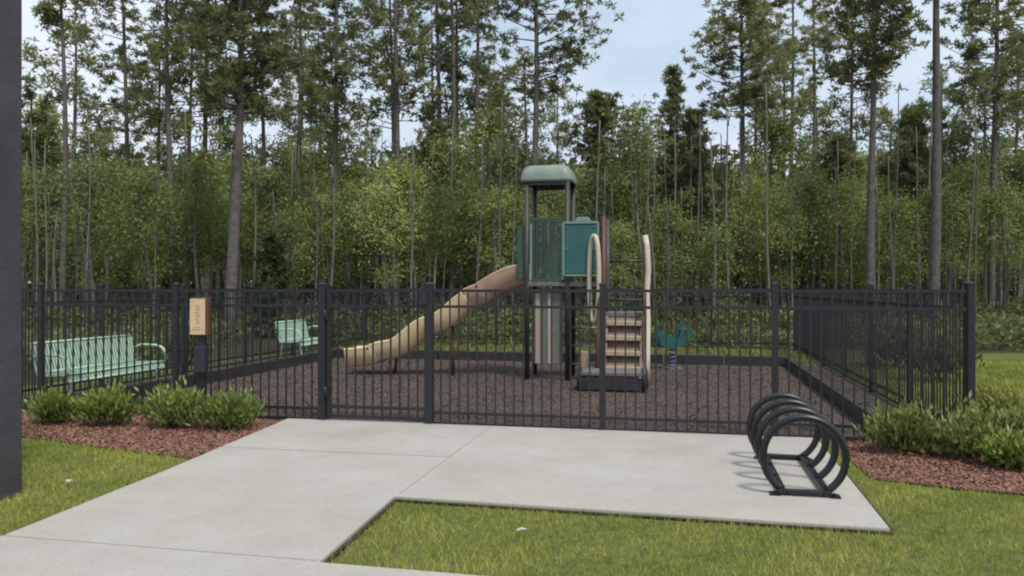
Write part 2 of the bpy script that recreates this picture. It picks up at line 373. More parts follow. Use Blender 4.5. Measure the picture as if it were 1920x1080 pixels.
# ------------------------------------------------------------------ fences
FH = 1.5
def post_mb(p, wd, h):
    m = MB(); m.box((p[0], p[1], h/2), (wd, wd, h), Matrix.Rotation(-TH, 3, 'Z'))
    m.box((p[0], p[1], h+.008), (wd+.012, wd+.012, .016), Matrix.Rotation(-TH, 3, 'Z'))
    m.box((p[0], p[1], h+.024), (wd, wd, .016), Matrix.Rotation(-TH, 3, 'Z'), taper=.3)
    return m
def panel_mb(a, b, zs=(1.47, 1.30, .16, .045), sp=.105, pk=.015, wd=.06):
    a, b = Vector(a), Vector(b); d = (b-a); L_ = d.length; d.normalize(); m = MB(); a2 = a+d*wd/2; b2 = b-d*wd/2
    for z in zs: m.bar(a2+Vector((0, 0, z)), b2+Vector((0, 0, z)), .028, .030)
    k = int((L_-wd)/sp); st = (L_-wd)/(k+1)
    rot = Matrix.Rotation(math.atan2(d.y, d.x), 3, 'Z')
    for i in range(1, k+1):
        p = a2+d*st*i; m.box((p.x, p.y, (1.452+.06)/2), (pk, pk*.9, 1.452-.06), rot)
    return m
def fence(pts, label, big=()):
    """pts: post positions; parts stay in world coordinates relative to the first post"""
    o = Vector(pts[0]); root = empty('metal_fence', o, 0, label, 'fence', 'black picket fences around the playground')
    q = [Vector(p)-o for p in pts]
    for i, p in enumerate(q): post_mb(p, .085 if i in big else .06, 1.53).build('post', M['black'], root)
    for i in range(len(q)-1): panel_mb(q[i], q[i+1]).build('picket_panel', M['black'], root)
    return root
SL = 1.83
fence([S(0, 0), S(-SL, 0), S(-2*SL, 0), S(-4.5, 0)], 'black metal picket fence left of the gate, behind the row of four shrubs', (0,))
fence([S(1.235, 0), S(3.10, 0), S(4.80, 0), S(6.56, 0)], 'long black metal picket fence right of the gate, behind the bike rack', (0,))
NB = 6
fence([S(6.56, 0.07)]+[S(6.56, .07+11.93*i/NB) for i in range(1, NB+1)], 'black picket fence running back along the right side of the playground')
fence([S(-4.5, 0.07)]+[S(-4.5, .07+11.93*i/NB) for i in range(1, NB+1)], 'black picket fence running back along the left side behind the green benches')
fence([S(-4.43+10.84*i/NB, 12.0) for i in range(NB+1)], 'far black picket fence across the back of the playground, before the woods')
# gate
g = empty('gate', S(.045, 0), -TH, 'closed black metal picket gate between two thick posts at the end of the path', 'gate')
fr = MB(); W0, W1 = .03, 1.16
for x in (W0, W1): fr.box((x, 0, .78), (.045, .04, 1.44))
for z in (1.47, 1.30, .19, .085): fr.box(((W0+W1)/2, 0, z), (W1-W0-.045, .034, .034))
fr.build('gate_frame', M['black'], g)
pk = MB()
for i in range(1, 11): x = W0+(W1-W0)*i/11; pk.box((x, 0, .775), (.017, .015, 1.36))
pk.build('pickets', M['black'], g)
for z in (.35, 1.2): MB().box((.005, -.03, z), (.07, .03, .11)).tube([(0, -.05, z-.06), (0, -.05, z+.06)], .012).build('hinge', M['black'], g)
lt = MB().box((W1-.02, -.04, 1.40), (.10, .045, .16)).tube([(W1-.02, -.04, 1.47), (W1-.02, -.04, 1.60)], .022).box((W1-.13, -.035, 1.36), (.12, .02, .05))
lt.build('latch', M['black'], g, bevel=.004)

# ------------------------------------------------------------------ playground border timbers
bd = empty('play_area_border', S(-3.35, 0), 0, 'low black plastic timber border around the mulched play area', 'border')
def run(a, b, n):
    for i in range(n):
        p, q = a.lerp(b, i/n), a.lerp(b, (i+1)/n); d = (q-p).normalized()
        p2, q2 = p+d*.012, q-d*.012
        m = MB().bar(p2+Vector((0, 0, .10)), q2+Vector((0, 0, .10)), .10, .20)
        m.box((p.x+d.x*.05, p.y+d.y*.05, .212), (.05, .05, .022), Matrix.Rotation(-TH, 3, 'Z'))
        m.build('timber', M['blackplastic'], bd, bevel=.012)
o = S(-3.35, 0)
run(S(-3.35, .1)-o, S(-3.35, 7.63)-o, 6); run(S(-3.35, 7.70)-o, S(5.85, 7.70)-o, 8); run(S(5.85, 7.60)-o, S(5.85, .1)-o, 6)

# ------------------------------------------------------------------ bike rack
bk = empty('bike_rack', (2.055, 5.62, .041), -TH, 'black bike rack of four round hoops on a base frame, standing on the concrete pad', 'bike rack')
Lk, wb, rr = 1.22, .30, .277
ch = math.sqrt(rr*rr-(wb/2)**2)
for x in (-wb/2, wb/2): MB().box((x, Lk/2, .022), (.055, Lk+.06, .044)).build('base_rail', M['rack'], bk, bevel=.006)
for y in (0, Lk): MB().box((0, y, .020), (wb-.056, .055, .040)).build('cross_bar', M['rack'], bk, bevel=.006)
for i in range(4):
    y = .02+i*(Lk-.04)/3; pts = []
    a0 = math.atan2(-ch, wb/2)
    for k in range(49):
        an = a0+(2*math.pi-2*(math.pi/2+a0)-0)*k/48 if False else a0+(math.pi-2*a0)*k/48
        pts.append((rr*math.cos(an), y, .035+ch+rr*math.sin(an)))
    MB().tube(pts, .027, 12).build('hoop', M['rack'], bk)
# feet plates with bolts
for x in (-wb/2-.05, wb/2+.05):
    for y in (.0, Lk): MB().box((x, y, .006), (.07, .09, .012)).tube([(x, y, .012), (x, y, .028)], .011, 6).build('foot_plate', M['rack'], bk)

# ------------------------------------------------------------------ thick post at the left edge
pp = empty('post', (-3.72, 5.72, 0), -TH, 'thick dark purplish grey post standing in the lawn at the left edge', 'post')
MB().box((0, 0, 2.2), (.27, .27, 4.4)).build('shaft', M['pole'], pp, bevel=.018)
MB().box((0, 0, .008), (.285, .285, .016)).build('base', M['poleb'], pp, bevel=.004)
MB().box((0, 0, 4.43), (.33, .33, .06)).build('cap', M['pole'], pp, bevel=.012)

# ------------------------------------------------------------------ sign
sg = empty('notice_sign', (-3.50, 8.98, 0), R(-4), 'tan notice sign with brown frame on a dark post among the left shrubs', 'sign')
MB().box((.005, .03, .67), (.09, .06, 1.34)).build('post', M['black'], sg)
MB().box((.01, 0, 1.18), (.195, .07, .43)).build('backing', M['signbrown'], sg, bevel=.006)
f = MB().box((-.012, -.0385, 1.18), (.172, .008, .40)).build('panel', M['signtan'], sg)
k = MB()
for i, (ww, hh) in enumerate([(.05, .016), (.035, .03), (.05, .014), (.04, .03), (.045, .012), (.03, .028)]): k.box((-.012+(.004 if i % 2 else -.004), -.0435, 1.30-i*.037), (ww, .002, hh))
k.box((-.012, -.0435, 1.035), (.13, .002, .012)); k.box((-.012, -.0435, 1.06), (.09, .002, .008))
k.build('print', M['signmark'], f)
MB().box((.010, 0, .70), (.13, .11, .30), taper=.92).build('bag_box', M['signbin'], sg, bevel=.01)

# ------------------------------------------------------------------ benches
def bench(loc, length, label):
    """local x: forward (towards the play area), local y: along the bench"""
    r_ = empty('park_bench', loc, -TH, label, 'bench', 'mint green slatted benches beside the play area')
    ang = R(14); bx_ = lambda h: -.02-(h-.42)*math.tan(ang)
    b = MB()                                   # back: frame and upright straps
    for h in (.43, .80): b.tube([(bx_(h), .03, h), (bx_(h), length-.03, h)], .017, 8)
    n = int(length/.052)
    for i in range(n+1):
        y = .03+(length-.06)*i/n; b.bar((bx_(.43), y, .43), (bx_(.80), y, .80), .030, .006, up=(1, 0, 0))
    b.build('backrest', M['mint'], r_)
    s = MB()
    for i in range(n+1):
        y = .03+(length-.06)*i/n
        s.bar((-.02, y, .405), (.42, y, .425), .006, .030, up=(0, 0, 1)); s.bar((.42, y, .425), (.455, y, .34), .030, .006, up=(1, 0, 0))
    for p in ((-.02, .405), (.43, .425), (.455, .335)): s.tube([(p[0], .03, p[1]), (p[0], length-.03, p[1])], .016, 8)
    s.build('seat', M['mint'], r_)
    for y in (0.0, length):
        a = [(-.10, y, .60), (.05, y, .665), (.30, y, .66), (.40, y, .63), (.46, y, .56), (.47, y, .46), (.44, y, .41)]
        MB().tube(a, .019, 8).build('armrest', M['mint'], r_)
    for y in (.12, length-.12):
        MB().tube([(-.06, y, .0), (.0, y, .38), (.38, y, .40), (.43, y, .0)], .02, 8).bar((-.12, y, .012), (.5, y, .012), .05, .012).build('leg', M['mint'], r_)
    return r_
bench((-5.93, 9.98, .0), 1.9, 'large mint green slatted bench at the left, behind the front fence')
bench((-4.70, 16.2, .0), 1.35, 'smaller looking mint green bench farther back, just left of the gate')

# ------------------------------------------------------------------ playground tower
tw = empty('play_structure', (.243, 13.0, 0), -TH, 'playground tower with pale green roof, teal panels, tan slide and climber', 'playground')
B_ = .70; xs = (0, .66, 1.24, 1.90)
for x in xs[:2]:
    for y in (0, B_): MB().tube([(x, y, 0), (x, y, 3.28)], .04, 12).build('post', M['brown'], tw)
for x, h in ((xs[2], 2.66), (xs[3], 2.25)):
    for y in (0, B_): MB().tube([(x, y, 0), (x, y, h)], .042, 12).tube([(x, y, h), (x, y, h+.02)], .046, 12).build('post', M['brown'] if y else M['redbrown'], tw)
MB().box((.33, B_/2, 1.56), (.72, .76, .07)).build('deck', M['deck'], tw, bevel=.01)
MB().box((.962, B_/2, 1.56), (.54, .76, .07)).build('deck', M['deck'], tw, bevel=.01)
MB().box((1.57, B_/2, 1.08), (.60, .76, .07)).build('deck', M['deck'], tw, bevel=.01)
# rounded hip roof
rows = []; nseg = 40
for i in range(9):
    q = i/8; ss = 1-.30*q**1.6-.12*q**6; hh = 3.25+.25*(1-(1-q)**1.7)
    if i == 8: ss = .52
    row = []
    for k in range(nseg+1):
        a = 2*math.pi*k/nseg; c, s_ = math.cos(a), math.sin(a); e = .28
        row.append((.31+math.copysign(abs(c)**e, c)*.43*ss, B_/2+math.copysign(abs(s_)**e, s_)*.43*ss, hh))
    rows.append(row)
rf = MB().grid(rows); rf.add([p for p in rows[-1][:-1]], [tuple(range(nseg))]); 
inner = [[(x*.97+.0093, y*.97+.0105, z-.03) for x, y, z in r__] for r__ in reversed(rows[:-1])]
rf.grid(inner); rf.grid([[(x*.97+.0093, y*.97+.0105, z-.03) for x, y, z in rows[0]], rows[0]])
rf.build('roof', M['roof'], tw)
for y in (0, B_): MB().box((.33, y, 3.20), (.72, .05, .07)).build('roof_beam', M['brown'], tw)
# barrier panels
m = MB()
for i in range(9): m.box((.07+i*.065, B_, 2.12), (.04, .02, 1.0))
for z in (1.66, 2.62): m.tube([(.045, B_, z), (.615, B_, z)], .018, 8)
m.build('bar_panel', M['green'], tw)
m = MB()
for i in range(13): m.box((.075+i*.0425, -.005, 2.12), (.018, .02, .98))
for z in (1.63, 2.62): m.box((.33, -.005, z), (.56, .03, .035))
m.build('barrier_panel', M['green'], tw)
for x in (.075, .585): MB().box((x, -.03, 2.08), (.035, .03, .9)).build('panel_rim', M['paleteal'], tw)
m = MB().box((.885, -.065, 2.12), (.52, .03, .80)).build('barrier_panel', M['teal'], tw, bevel=.015)
k = MB()
for x in (.61, 1.16): k.box((x, -.07, 2.12), (.035, .05, .86))
k.box((.885, -.07, 1.70), (.515, .05, .035)); k.box((.885, -.07, 2.54), (.515, .05, .04)); k.box((.92, -.07, 2.595), (.26, .045, .069), taper=.7)
k.build('rim', M['paleteal'], m, bevel=.008)
for x in (.66, 1.11):
    for z in (1.76, 2.12, 2.48): MB().tube([(x, -.082, z), (x, -.098, z)], .014, 6).build('bolt', M['steel'], m)
# slide entry fins
for y in (.05, B_-.05):
    MB().box((-.09, y, 2.06), (.13, .03, .84)).tube([(-.16, y, 1.64), (-.16, y, 2.44), (-.12, y, 2.50), (-.03, y, 2.50)], .018, 8).build('slide_entry_fin', M['green'], tw, bevel=.008)
# slide: chute swept from the deck down to the exit, slightly wavy
def chute(prof, wid, side, t_):
    """prof: (distance left of tower, floor height)"""
    rows_o, rows_i = [], []
    for i, (d, h) in enumerate(prof):
        a = prof[max(i-1, 0)]; b = prof[min(i+1, len(prof)-1)]
        tx, tz = b[0]-a[0], b[1]-a[1]; l = math.hypot(tx, tz); nx, nz_ = -tz/l, tx/l     # normal, pointing up
        y0 = B_/2; sec = [(-wid/2-.05, side), (-wid/2-.02, side+.02), (-wid/2, side-.01), (-wid/2+.03, .06), (-wid/4, .005), (0, 0), (wid/4, .005), (wid/2-.03, .06), (wid/2, side-.01), (wid/2+.02, side+.02), (wid/2+.05, side)]
        rows_i.append([(-(d+nx*q)-.0, y0+p, h+nz_*q) for p, q in sec])
        sec2 = [(-wid/2-.05, side), (-wid/2-.035, side-.06), (-wid/2+.0, -.02), (-wid/4, -.045), (0, -.05), (wid/4, -.045), (wid/2, -.02), (wid/2+.035, side-.06), (wid/2+.05, side)]
        rows_o.append([(-(d+nx*q), y0+p, h+nz_*q) for p, q in sec2])
    m = MB(); m.grid(rows_i); m.grid(rows_o[::-1])
    for e in (0, -1):
        pi, po = rows_i[e], rows_o[e]; ring = list(pi)+list(reversed(po))[1:-1]
        m.add(ring, [tuple(range(len(ring)))])
    return m
prof = [(0.03+3.17*i/40, 0) for i in range(41)]
def slide_h(d):
    pts = [(0, 1.60), (.25, 1.58), (.8, 1.27), (1.5, .84), (2.05, .52), (2.5, .27), (2.9, .20), (3.2, .16)]
    for (a, ha), (b, hb) in zip(pts, pts[1:]):
        if a <= d <= b:
            q = (d-a)/(b-a); return ha+(hb-ha)*q
    return pts[-1][1]
raw = [slide_h(min(3.2, .03+3.17*i/60)) for i in range(61)]
sm = [sum(raw[max(0, i-4):i+5])/len(raw[max(0, i-4):i+5])+0.035*math.sin(i*.42)*(1 if 12 < i < 50 else 0) for i in range(61)]
P_ = [(.03+3.17*i/60, sm[i]) for i in range(61)]
sl = chute(P_[18:], .48, .27, .02).build('slide_chute', M['tan'], tw)
hd = chute(P_[:19], .45, .30, .02).build('slide_top_section', M['hood'], tw)
m = MB().tube([(-2.45, B_/2-.15, 0), (-2.42, B_/2-.15, .26)], .03, 8).tube([(-2.45, B_/2+.15, 0), (-2.42, B_/2+.15, .26)], .03, 8)
m.build('slide_support', M['redbrown'], tw)
MB().tube([(-1.35, B_/2, 0), (-1.35, B_/2, .84)], .03, 8).tube([(-1.35, B_/2-.2, .86), (-1.35, B_/2+.2, .86)], .02, 8).build('slide_support', M['redbrown'], tw)
# climber wall in front of the low deck, with cream rails
def incl(x, q, off=0): return (x, -.06-.62*q+off, 1.05-1.02*q)
for q in (.10, .32, .54, .76, .97):
    a_, b_ = incl(1.29, q), incl(1.87, q); MB().box(((a_[0]+b_[0])/2, a_[1]-.02, a_[2]), (.54, .15, .075)).build('climber_step', M['cream'], tw, bevel=.01)
for x in (1.285, 1.875): MB().bar(incl(x, 0), incl(x, 1), .04, .09, up=(1, 0, 0)).build('climber_side', M['wallbrown'], tw, bevel=.006)
MB().bar(incl(1.58, .03, .07), incl(1.58, .98, .07), .54, .02, up=(0, 1, .6)).build('climber_backing', M['wallbrown'], tw)
def loop(cx, cy, x_r, y_r, z0, z1, n=40):
    pts = []
    for k_ in range(n):
        a = 2*math.pi*k_/n; c, s_ = math.cos(a), math.sin(a)
        pts.append((cx+x_r*math.copysign(abs(c)**.8, c), cy+y_r*c, (z0+z1)/2+(z1-z0)/2*math.copysign(abs(s_)**.9, s_)))
    return pts
MB().tube(loop(1.11, -.18, .085, -.08, .98, 2.32), .038, 10, closed=True).build('hand_rail', M['rail'], tw)
MB().tube([(1.90, -.06, 2.32), (1.93, -.10, 2.15), (1.95, -.14, 1.8), (1.93, -.16, 1.4), (1.95, -.28, 1.0), (1.95, -.5, .5), (1.95, -.62, .08)], .045, 10).build('hand_rail', M['rail'], tw)
MB().tube([(1.205, -.22, 1.75), (1.20, -.27, 1.3), (1.20, -.40, .8), (1.20, -.66, .08)], .028, 10).build('hand_rail', M['redbrown'], tw)
MB().tube([(1.2, B_, 1.95), (1.9, B_, 1.95)], .02, 8).tube([(1.2, B_, 1.3), (1.9, B_, 1.3)], .02, 8).build('back_rail', M['brown'], tw)
for i in range(5): pass
# transfer step
m = MB().box((1.48, -1.05, .27), (.98, .52, .06)); m.build('step', M['deck'], tw, bevel=.012)
for x in (1.02, 1.94):
    for y in (-1.28, -.82): MB().tube([(x, y, 0), (x, y, .26 if y > -1 else .36)], .04, 10).build('step_post', M['black'], tw)
MB().box((1.48, -1.29, .13), (.86, .03, .17)).build('step_riser', M['blackplastic'], tw)
# under-deck play panels
m = MB().box((.33, .12, .84), (.48, .03, 1.16)).build('lower_panel', M['greypanel'], tw, bevel=.01)
k = MB()
for x in (.16, .36): k.box((x, .095, .84), (.07, .03, 1.14))
k.build('slat', M['cream'], m)
m = MB()
for z in (.25, .55, .85, 1.15): m.tube([(.70, .3, z), (1.2, .3, z)], .016, 8)
m.build('ladder_rungs', M['steel'], tw)
MB().box((.90, .25, .32), (.16, .10, .30)).build('play_block', M['cream'], tw, bevel=.02)

# spring rider
sr = empty('spring_rider', (2.95, 14.7, 0), R(20), 'small teal spring rider right of the playground tower', 'spring rider')
MB().tube([(.07*math.cos(i*.7), .07*math.sin(i*.7), .03+i*.0085) for i in range(46)], .012, 6).build('spring', M['purple'], sr)
b = MB().box((0, 0, .02), (.3, .3, .04)); b.build('base_plate', M['steel'], sr)
for y in (-.09, .09):
    pr = [(-.30, .45), (-.33, .62), (-.24, .74), (-.12, .62), (.1, .60), (.18, .78), (.30, .84), (.36, .70), (.28, .52), (.12, .42), (-.15, .40)]
    n = len(pr); b = MB(); b.add([(x, y-.012, z) for x, z in pr]+[(x, y+.012, z) for x, z in pr], [tuple(range(n)), tuple(range(2*n-1, n-1, -1))]+[(i, n+i, n+(i+1) % n, (i+1) % n) for i in range(n)])
    b.build('side_panel', M['darkteal'], sr)
MB().box((-.05, 0, .57), (.26, .16, .03)).build('seat', M['teal'], sr, bevel=.008)
MB().tube([(.2, -.17, .74), (.2, .17, .74)], .014, 8).build('handlebar', M['steel'], sr)

# ------------------------------------------------------------------ leaf clouds
def leaves_at(C, dirs, l, wd, r):
    """two-triangle leaves at centres C (n,3) along dirs (n,3)"""
    n = len(C); d = dirs/np.linalg.norm(dirs, axis=1)[:, None]
    q = r.normal(size=(n, 3)); e = np.cross(d, q); e /= np.linalg.norm(e, axis=1)[:, None]+1e-9
    l = np.asarray(l)*r.uniform(.6, 1.3, n); wd = np.asarray(wd)*r.uniform(.7, 1.3, n)
    a = C; b = C+d*l[:, None]; m = C+d*(l*.45)[:, None]; e = e*wd[:, None]/2
    V = np.zeros((n, 2, 3, 3)); V[:, 0, 0] = a; V[:, 0, 1] = m+e; V[:, 0, 2] = b; V[:, 1, 0] = a; V[:, 1, 1] = b; V[:, 1, 2] = m-e
    return V.reshape(-1, 3, 3)
def shrub_mesh(seed, rx, ry, h, n, l, wd, up=.9):
    r = np.random.default_rng(seed); ns = 55
    a = r.uniform(0, 6.283, ns); el = r.uniform(.25, 1.45, ns)
    tips = np.stack([rx*np.cos(a)*np.cos(el), ry*np.sin(a)*np.cos(el), h*(.25+.75*np.sin(el))], 1)*r.uniform(.7, 1.08, (ns, 1))
    k = r.integers(0, ns, n); f = r.uniform(.35, 1, n)**.7
    C = tips[k]*f[:, None]*np.array([1, 1, 1])+r.normal(0, .045*rx/.3, (n, 3)); C[:, 2] = np.abs(C[:, 2])+.01
    d = tips[k]/np.linalg.norm(tips[k], axis=1)[:, None]+r.normal(0, .55, (n, 3)); d[:, 2] += up
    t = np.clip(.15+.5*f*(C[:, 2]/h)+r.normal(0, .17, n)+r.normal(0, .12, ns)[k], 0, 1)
    return leaves_at(C, d, l, wd, r), np.repeat(t, 2)
def shrub(loc, seed, rx, ry, h, n, label, m='shrub', l=.075, wd=.028, group=None, up=.9):
    root = empty('shrub', loc, 0, label, 'shrub', group)
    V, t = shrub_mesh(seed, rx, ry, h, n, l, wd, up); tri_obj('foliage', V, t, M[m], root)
    st = MB(); r = random.Random(seed)
    for i in range(7):
        a = r.uniform(0, 6.28); st.tube([(0, 0, 0), (rx*.3*math.cos(a), ry*.3*math.sin(a), h*.35), (rx*.6*math.cos(a), ry*.6*math.sin(a), h*.7)], [.009, .007, .004], 5)
    st.build('stems', M['bark'], root)
    return root
GL = 'low shrubs planted in the left mulch bed'
for (x, y, rx, h, sd, lb) in [(-4.98, 8.72, .33, .35, 3, 'low bright green shrub below the left bench, leftmost of the four in the left bed'),
                              (-4.34, 8.60, .36, .41, 4, 'low green shrub second from the left in the left mulch bed'),
                              (-3.58, 8.45, .42, .47, 5, 'low green shrub just left of the sign post base'),
                              (-2.97, 8.38, .42, .37, 6, 'low green shrub right of the sign post, nearest the path')]:
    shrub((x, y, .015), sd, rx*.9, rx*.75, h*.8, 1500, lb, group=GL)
GR = 'shrubs planted in the right mulch bed'
for (x, y, rx, h, sd, lb, m) in [(3.52, 7.22, .40, .33, 13, 'low olive shrub at the right end of the front fence, nearest the bike rack', 'oliveshrub'),
                                 (3.98, 6.98, .38, .36, 14, 'low olive shrub in front of the fence corner, middle of the right bed', 'oliveshrub'),
                                 (4.12, 6.55, .26, .22, 15, 'smallest low shrub at the front of the right bed', 'shrub'),
                                 (4.68, 7.75, .34, .44, 16, 'yellow green shrub just right of the fence corner', 'yshrub'),
                                 (4.42, 6.95, .34, .38, 19, 'olive shrub by the right photo edge in the right bed', 'oliveshrub'),
                                 (5.10, 8.6, .34, .34, 17, 'yellow green shrub outside the right side fence', 'yshrub')]:
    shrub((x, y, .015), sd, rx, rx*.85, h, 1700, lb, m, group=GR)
for (x, y, rx, h, sd, lb) in [(-8.6, 13.2, .6, .8, 21, 'dark shrub outside the left side fence behind the bench'),
                              (-6.3, 15.6, .5, .75, 23, 'brownish green shrub outside the left fence by the far bench'),
                              (6.75, 12.6, .55, .75, 26, 'olive shrub outside the right side fence near its middle'),
                              (7.1, 14.8, .7, .8, 27, 'leafy shrub beyond the right side fence toward the woods')]:
    shrub((x, y, 0), sd, rx, rx, h, 1300, lb, 'under', .12, .05)

# ------------------------------------------------------------------ trees
def px2x(px, Y): return (px-960)/1500*Y
def trunk_path(r, H, wob, n=9):
    a, b = r.uniform(-1, 1), r.uniform(-1, 1); c = r.uniform(0, 6)
    return lambda z: Vector((wob*(a*z/H+.35*math.sin(z/H*5+c)), wob*(b*z/H+.35*math.cos(z/H*4+c)), z))
def pine_parts(seed, H, cb, cr, tr, ntuft, shape='open', nn=40, tl=.145, wn=.027):
    r = random.Random(seed); rg = np.random.default_rng(seed); tp = trunk_path(r, H, .22)
    t = MB(); zz = [H*i/14 for i in range(15)]
    t.tube([tp(z) for z in zz], [tr*(1.25 if z == 0 else 1)*(1-.78*z/H)+.012 for z in zz], 9)
    tips = []; nb = max(10, int(ntuft*(.145 if shape == 'open' else .13)))
    for i in range(nb):
        q = (i+r.random())/nb; z = cb+(H-cb)*q
        if shape == 'open': ln = cr*(.55+.45*math.sin(math.pi*min(1, .15+q*.85)))*r.uniform(.35, 1.2)
        elif shape == 'cone': ln = cr*(1.05-q)*r.uniform(.7, 1.1)+.1
        else: ln = cr*math.sqrt(max(.05, 1-(q*1.0)**2))*r.uniform(.45, 1.15)
        a = r.uniform(0, 6.283); up = r.uniform(.05, .55)
        base = tp(z); d = Vector((math.cos(a), math.sin(a), up)); k = Vector((-math.sin(a), math.cos(a), 0))*r.uniform(-.25, .25)
        mid = base+d*ln*.5+k*ln*.5-Vector((0, 0, .06*ln)); end = base+d*ln+k*ln+Vector((0, 0, .12*ln))
        rb = tr*.16*(1-q*.5)+.008
        t.tube([base, mid, end], [rb, rb*.65, rb*.3], 5)
        for j in range(8 if shape == 'open' else 8):
            f = (r.uniform(.35, 1.08)**.6) if shape == 'open' else r.uniform(.1, 1.05)
            p = base.lerp(mid, f*2) if f < .5 else mid.lerp(end, f*2-1)
            off = Vector((r.gauss(0, .13*ln+.05), r.gauss(0, .13*ln+.05), r.gauss(0, .09*ln+.09)))
            tips.append(p+off)
    tips = np.array([tuple(p) for p in tips]); nt_ = len(tips)
    size = rg.uniform(.65, 1.3, nt_)
    C = np.repeat(tips, nn, 0); sz = np.repeat(size, nn)
    d = rg.normal(size=(len(C), 3)); d[:, 2] = d[:, 2]*.8+.35; d /= np.linalg.norm(d, axis=1)[:, None]
    C = C+d*rg.uniform(0, 1.0, (len(C), 1))*tl*sz[:, None]*np.array([1.15, 1.15, .8])
    V = np.zeros((len(C), 3, 3)); e = np.cross(d, rg.normal(size=(len(C), 3))); e /= np.linalg.norm(e, axis=1)[:, None]
    L2 = tl*sz*rg.uniform(.6, 1.1, len(C)); wv = wn*rg.uniform(.8, 1.5, len(C))
    V[:, 0] = C-e*wv[:, None]; V[:, 1] = C+e*wv[:, None]; V[:, 2] = C+d*L2[:, None]
    tint = np.clip(np.repeat(rg.uniform(.1, .7, nt_), nn)+rg.normal(0, .12, len(C)), 0, 1)
    return t, V, tint
def pine(x, Y, H, cb, cr, tr, ntuft, seed, label, shape='open', name='pine_tree', cat='pine tree', m='needle', **kw):
    root = empty(name, (x, Y, 0), 0, label, cat)
    t, V, tint = pine_parts(seed, H, cb, cr, tr, ntuft, shape, **kw)
    t.build('trunk', M['bark'], root); tri_obj('crown', V, tint, M[m], root)
    return root
def hgt(y, Y): return CAMH+(540-y)*Y/1500
# (pixel x, distance, trunk half-width px, crown base y, crown top y, crown half-width px, tufts, label)
HERO = [
 (122, 27, 5.5, 110, -60, 38, 34, 'slim dark pine with a nearly bare straight trunk, nearest the thick post'),
 (235, 33, 4.5, 290, -130, 85, 330, 'tall pine with loose tufted crown, second from the left'),
 (322, 30, 6, 280, -150, 80, 300, 'tall pine with dark trunk left of the big dense pine'),
 (437, 23.6, 10.5, 250, -90, 95, 620, 'big dense green pine with the thickest grey trunk, left of the gate'),
 (552, 34, 5, 280, -40, 60, 190, 'slender pine just right of the big dense pine'),
 (622, 30, 6, 290, -140, 72, 420, 'tall full crowned pine above the gate'),
 (740, 32, 6, 240, -150, 75, 330, 'tall pine with dark trunk above the middle of the slide'),
 (823, 37, 5, 140, -180, 55, 170, 'thin pine with bare lower trunk, left one of a close pair above the slide'),
 (851, 35, 5.5, 120, -190, 60, 190, 'thin pine with bare lower trunk, right one of a close pair above the slide'),
 (897, 37, 5, 290, -120, 62, 260, 'pine with tufts all down its trunk just left of the tower roof'),
 (996, 30, 7, 220, -110, 118, 400, 'wide open crowned pine standing right behind the tower roof'),
 (1384, 30, 6.5, 260, 25, 85, 420, 'open crowned pine at the right side of the sky gap'),
 (1486, 37, 4.5, 260, -30, 62, 230, 'slim pine between the sky gap pine and the straight dark trunks'),
 (1532, 39, 4, 230, -90, 45, 120, 'thin pale trunked pine with a small high crown at the right'),
 (1637, 23.8, 8, 200, -40, 78, 330, 'pine with straight dark trunk and rounded tufted crown at the right'),
 (1746, 23.4, 9, -20, -260, 70, 160, 'pine with the tallest bare dark trunk near the right side'),
 (1862, 28, 6, 280, -110, 90, 420, 'pine with heavy drooping crown near the right edge'),
 (1935, 30, 7, 300, -100, 90, 300, 'pine at the very right edge of the photo'),
 (62, 31, 4, 330, 185, 48, 130, 'small brownish pine just right of the thick post'),
]
for i, (px, Y, tw_, cby, cty, hw, nt_, lb) in enumerate(HERO):
    k = Y/1500
    pine(px2x(px, Y), Y, hgt(cty, Y), hgt(cby-35, Y), hw*k*1.2, tw_*k*1.15, int(nt_*.84), 100+i, lb)
pine(px2x(512, 24), 24, 3.0, .5, .75, .05, 150, 139, 'small dark evergreen at the wood edge above the far bench', 'cone', m='darkneedle')
pine(px2x(1255, 33), 33, hgt(130, 33), hgt(360, 33), 52*33/1500, .13, 230, 140, 'pointed young pine standing alone in the sky gap', 'cone')
pine(px2x(1298, 31), 31, hgt(215, 31), hgt(400, 31), 68*31/1500, .13, 300, 141, 'bushy mid height pine just right of the pointed young pine', 'dome')
pine(px2x(1120, 31), 31, hgt(180, 31), hgt(330, 31), 74*31/1500, .16, 330, 142, 'round topped dark green tree behind the right side of the tower', 'dome')
pine(px2x(1715, 29), 29, hgt(210, 29), hgt(350, 29), 65*29/1500, .14, 380, 143, 'dark rounded tree behind the tallest bare trunk', 'dome')
pine(px2x(820, 33), 33, hgt(240, 33), hgt(340, 33), 60*33/1500, .12, 240, 144, 'small dome crowned pine below the close pair of thin pines', 'dome')
pine(px2x(1570, 33), 33, hgt(262, 33), hgt(360, 33), 60*33/1500, .12, 240, 145, 'low dome crowned pine between the slim pines and the straight dark trunk', 'dome')
ZN = [(0, 330, 'behind the left bench'), (330, 600, 'behind the far bench'), (600, 800, 'behind the gate'), (800, 960, 'behind the slide top'),
      (960, 1140, 'behind the tower'), (1140, 1400, 'right of the tower'), (1400, 1600, 'behind the bike rack'), (1600, 1780, 'behind the right side fence'), (1780, 2100, 'at the right photo edge')]
def zone(px):
    for a, b, t in ZN:
        if a <= px < b: return t
    return ZN[0][2] if px < 0 else ZN[-1][2]
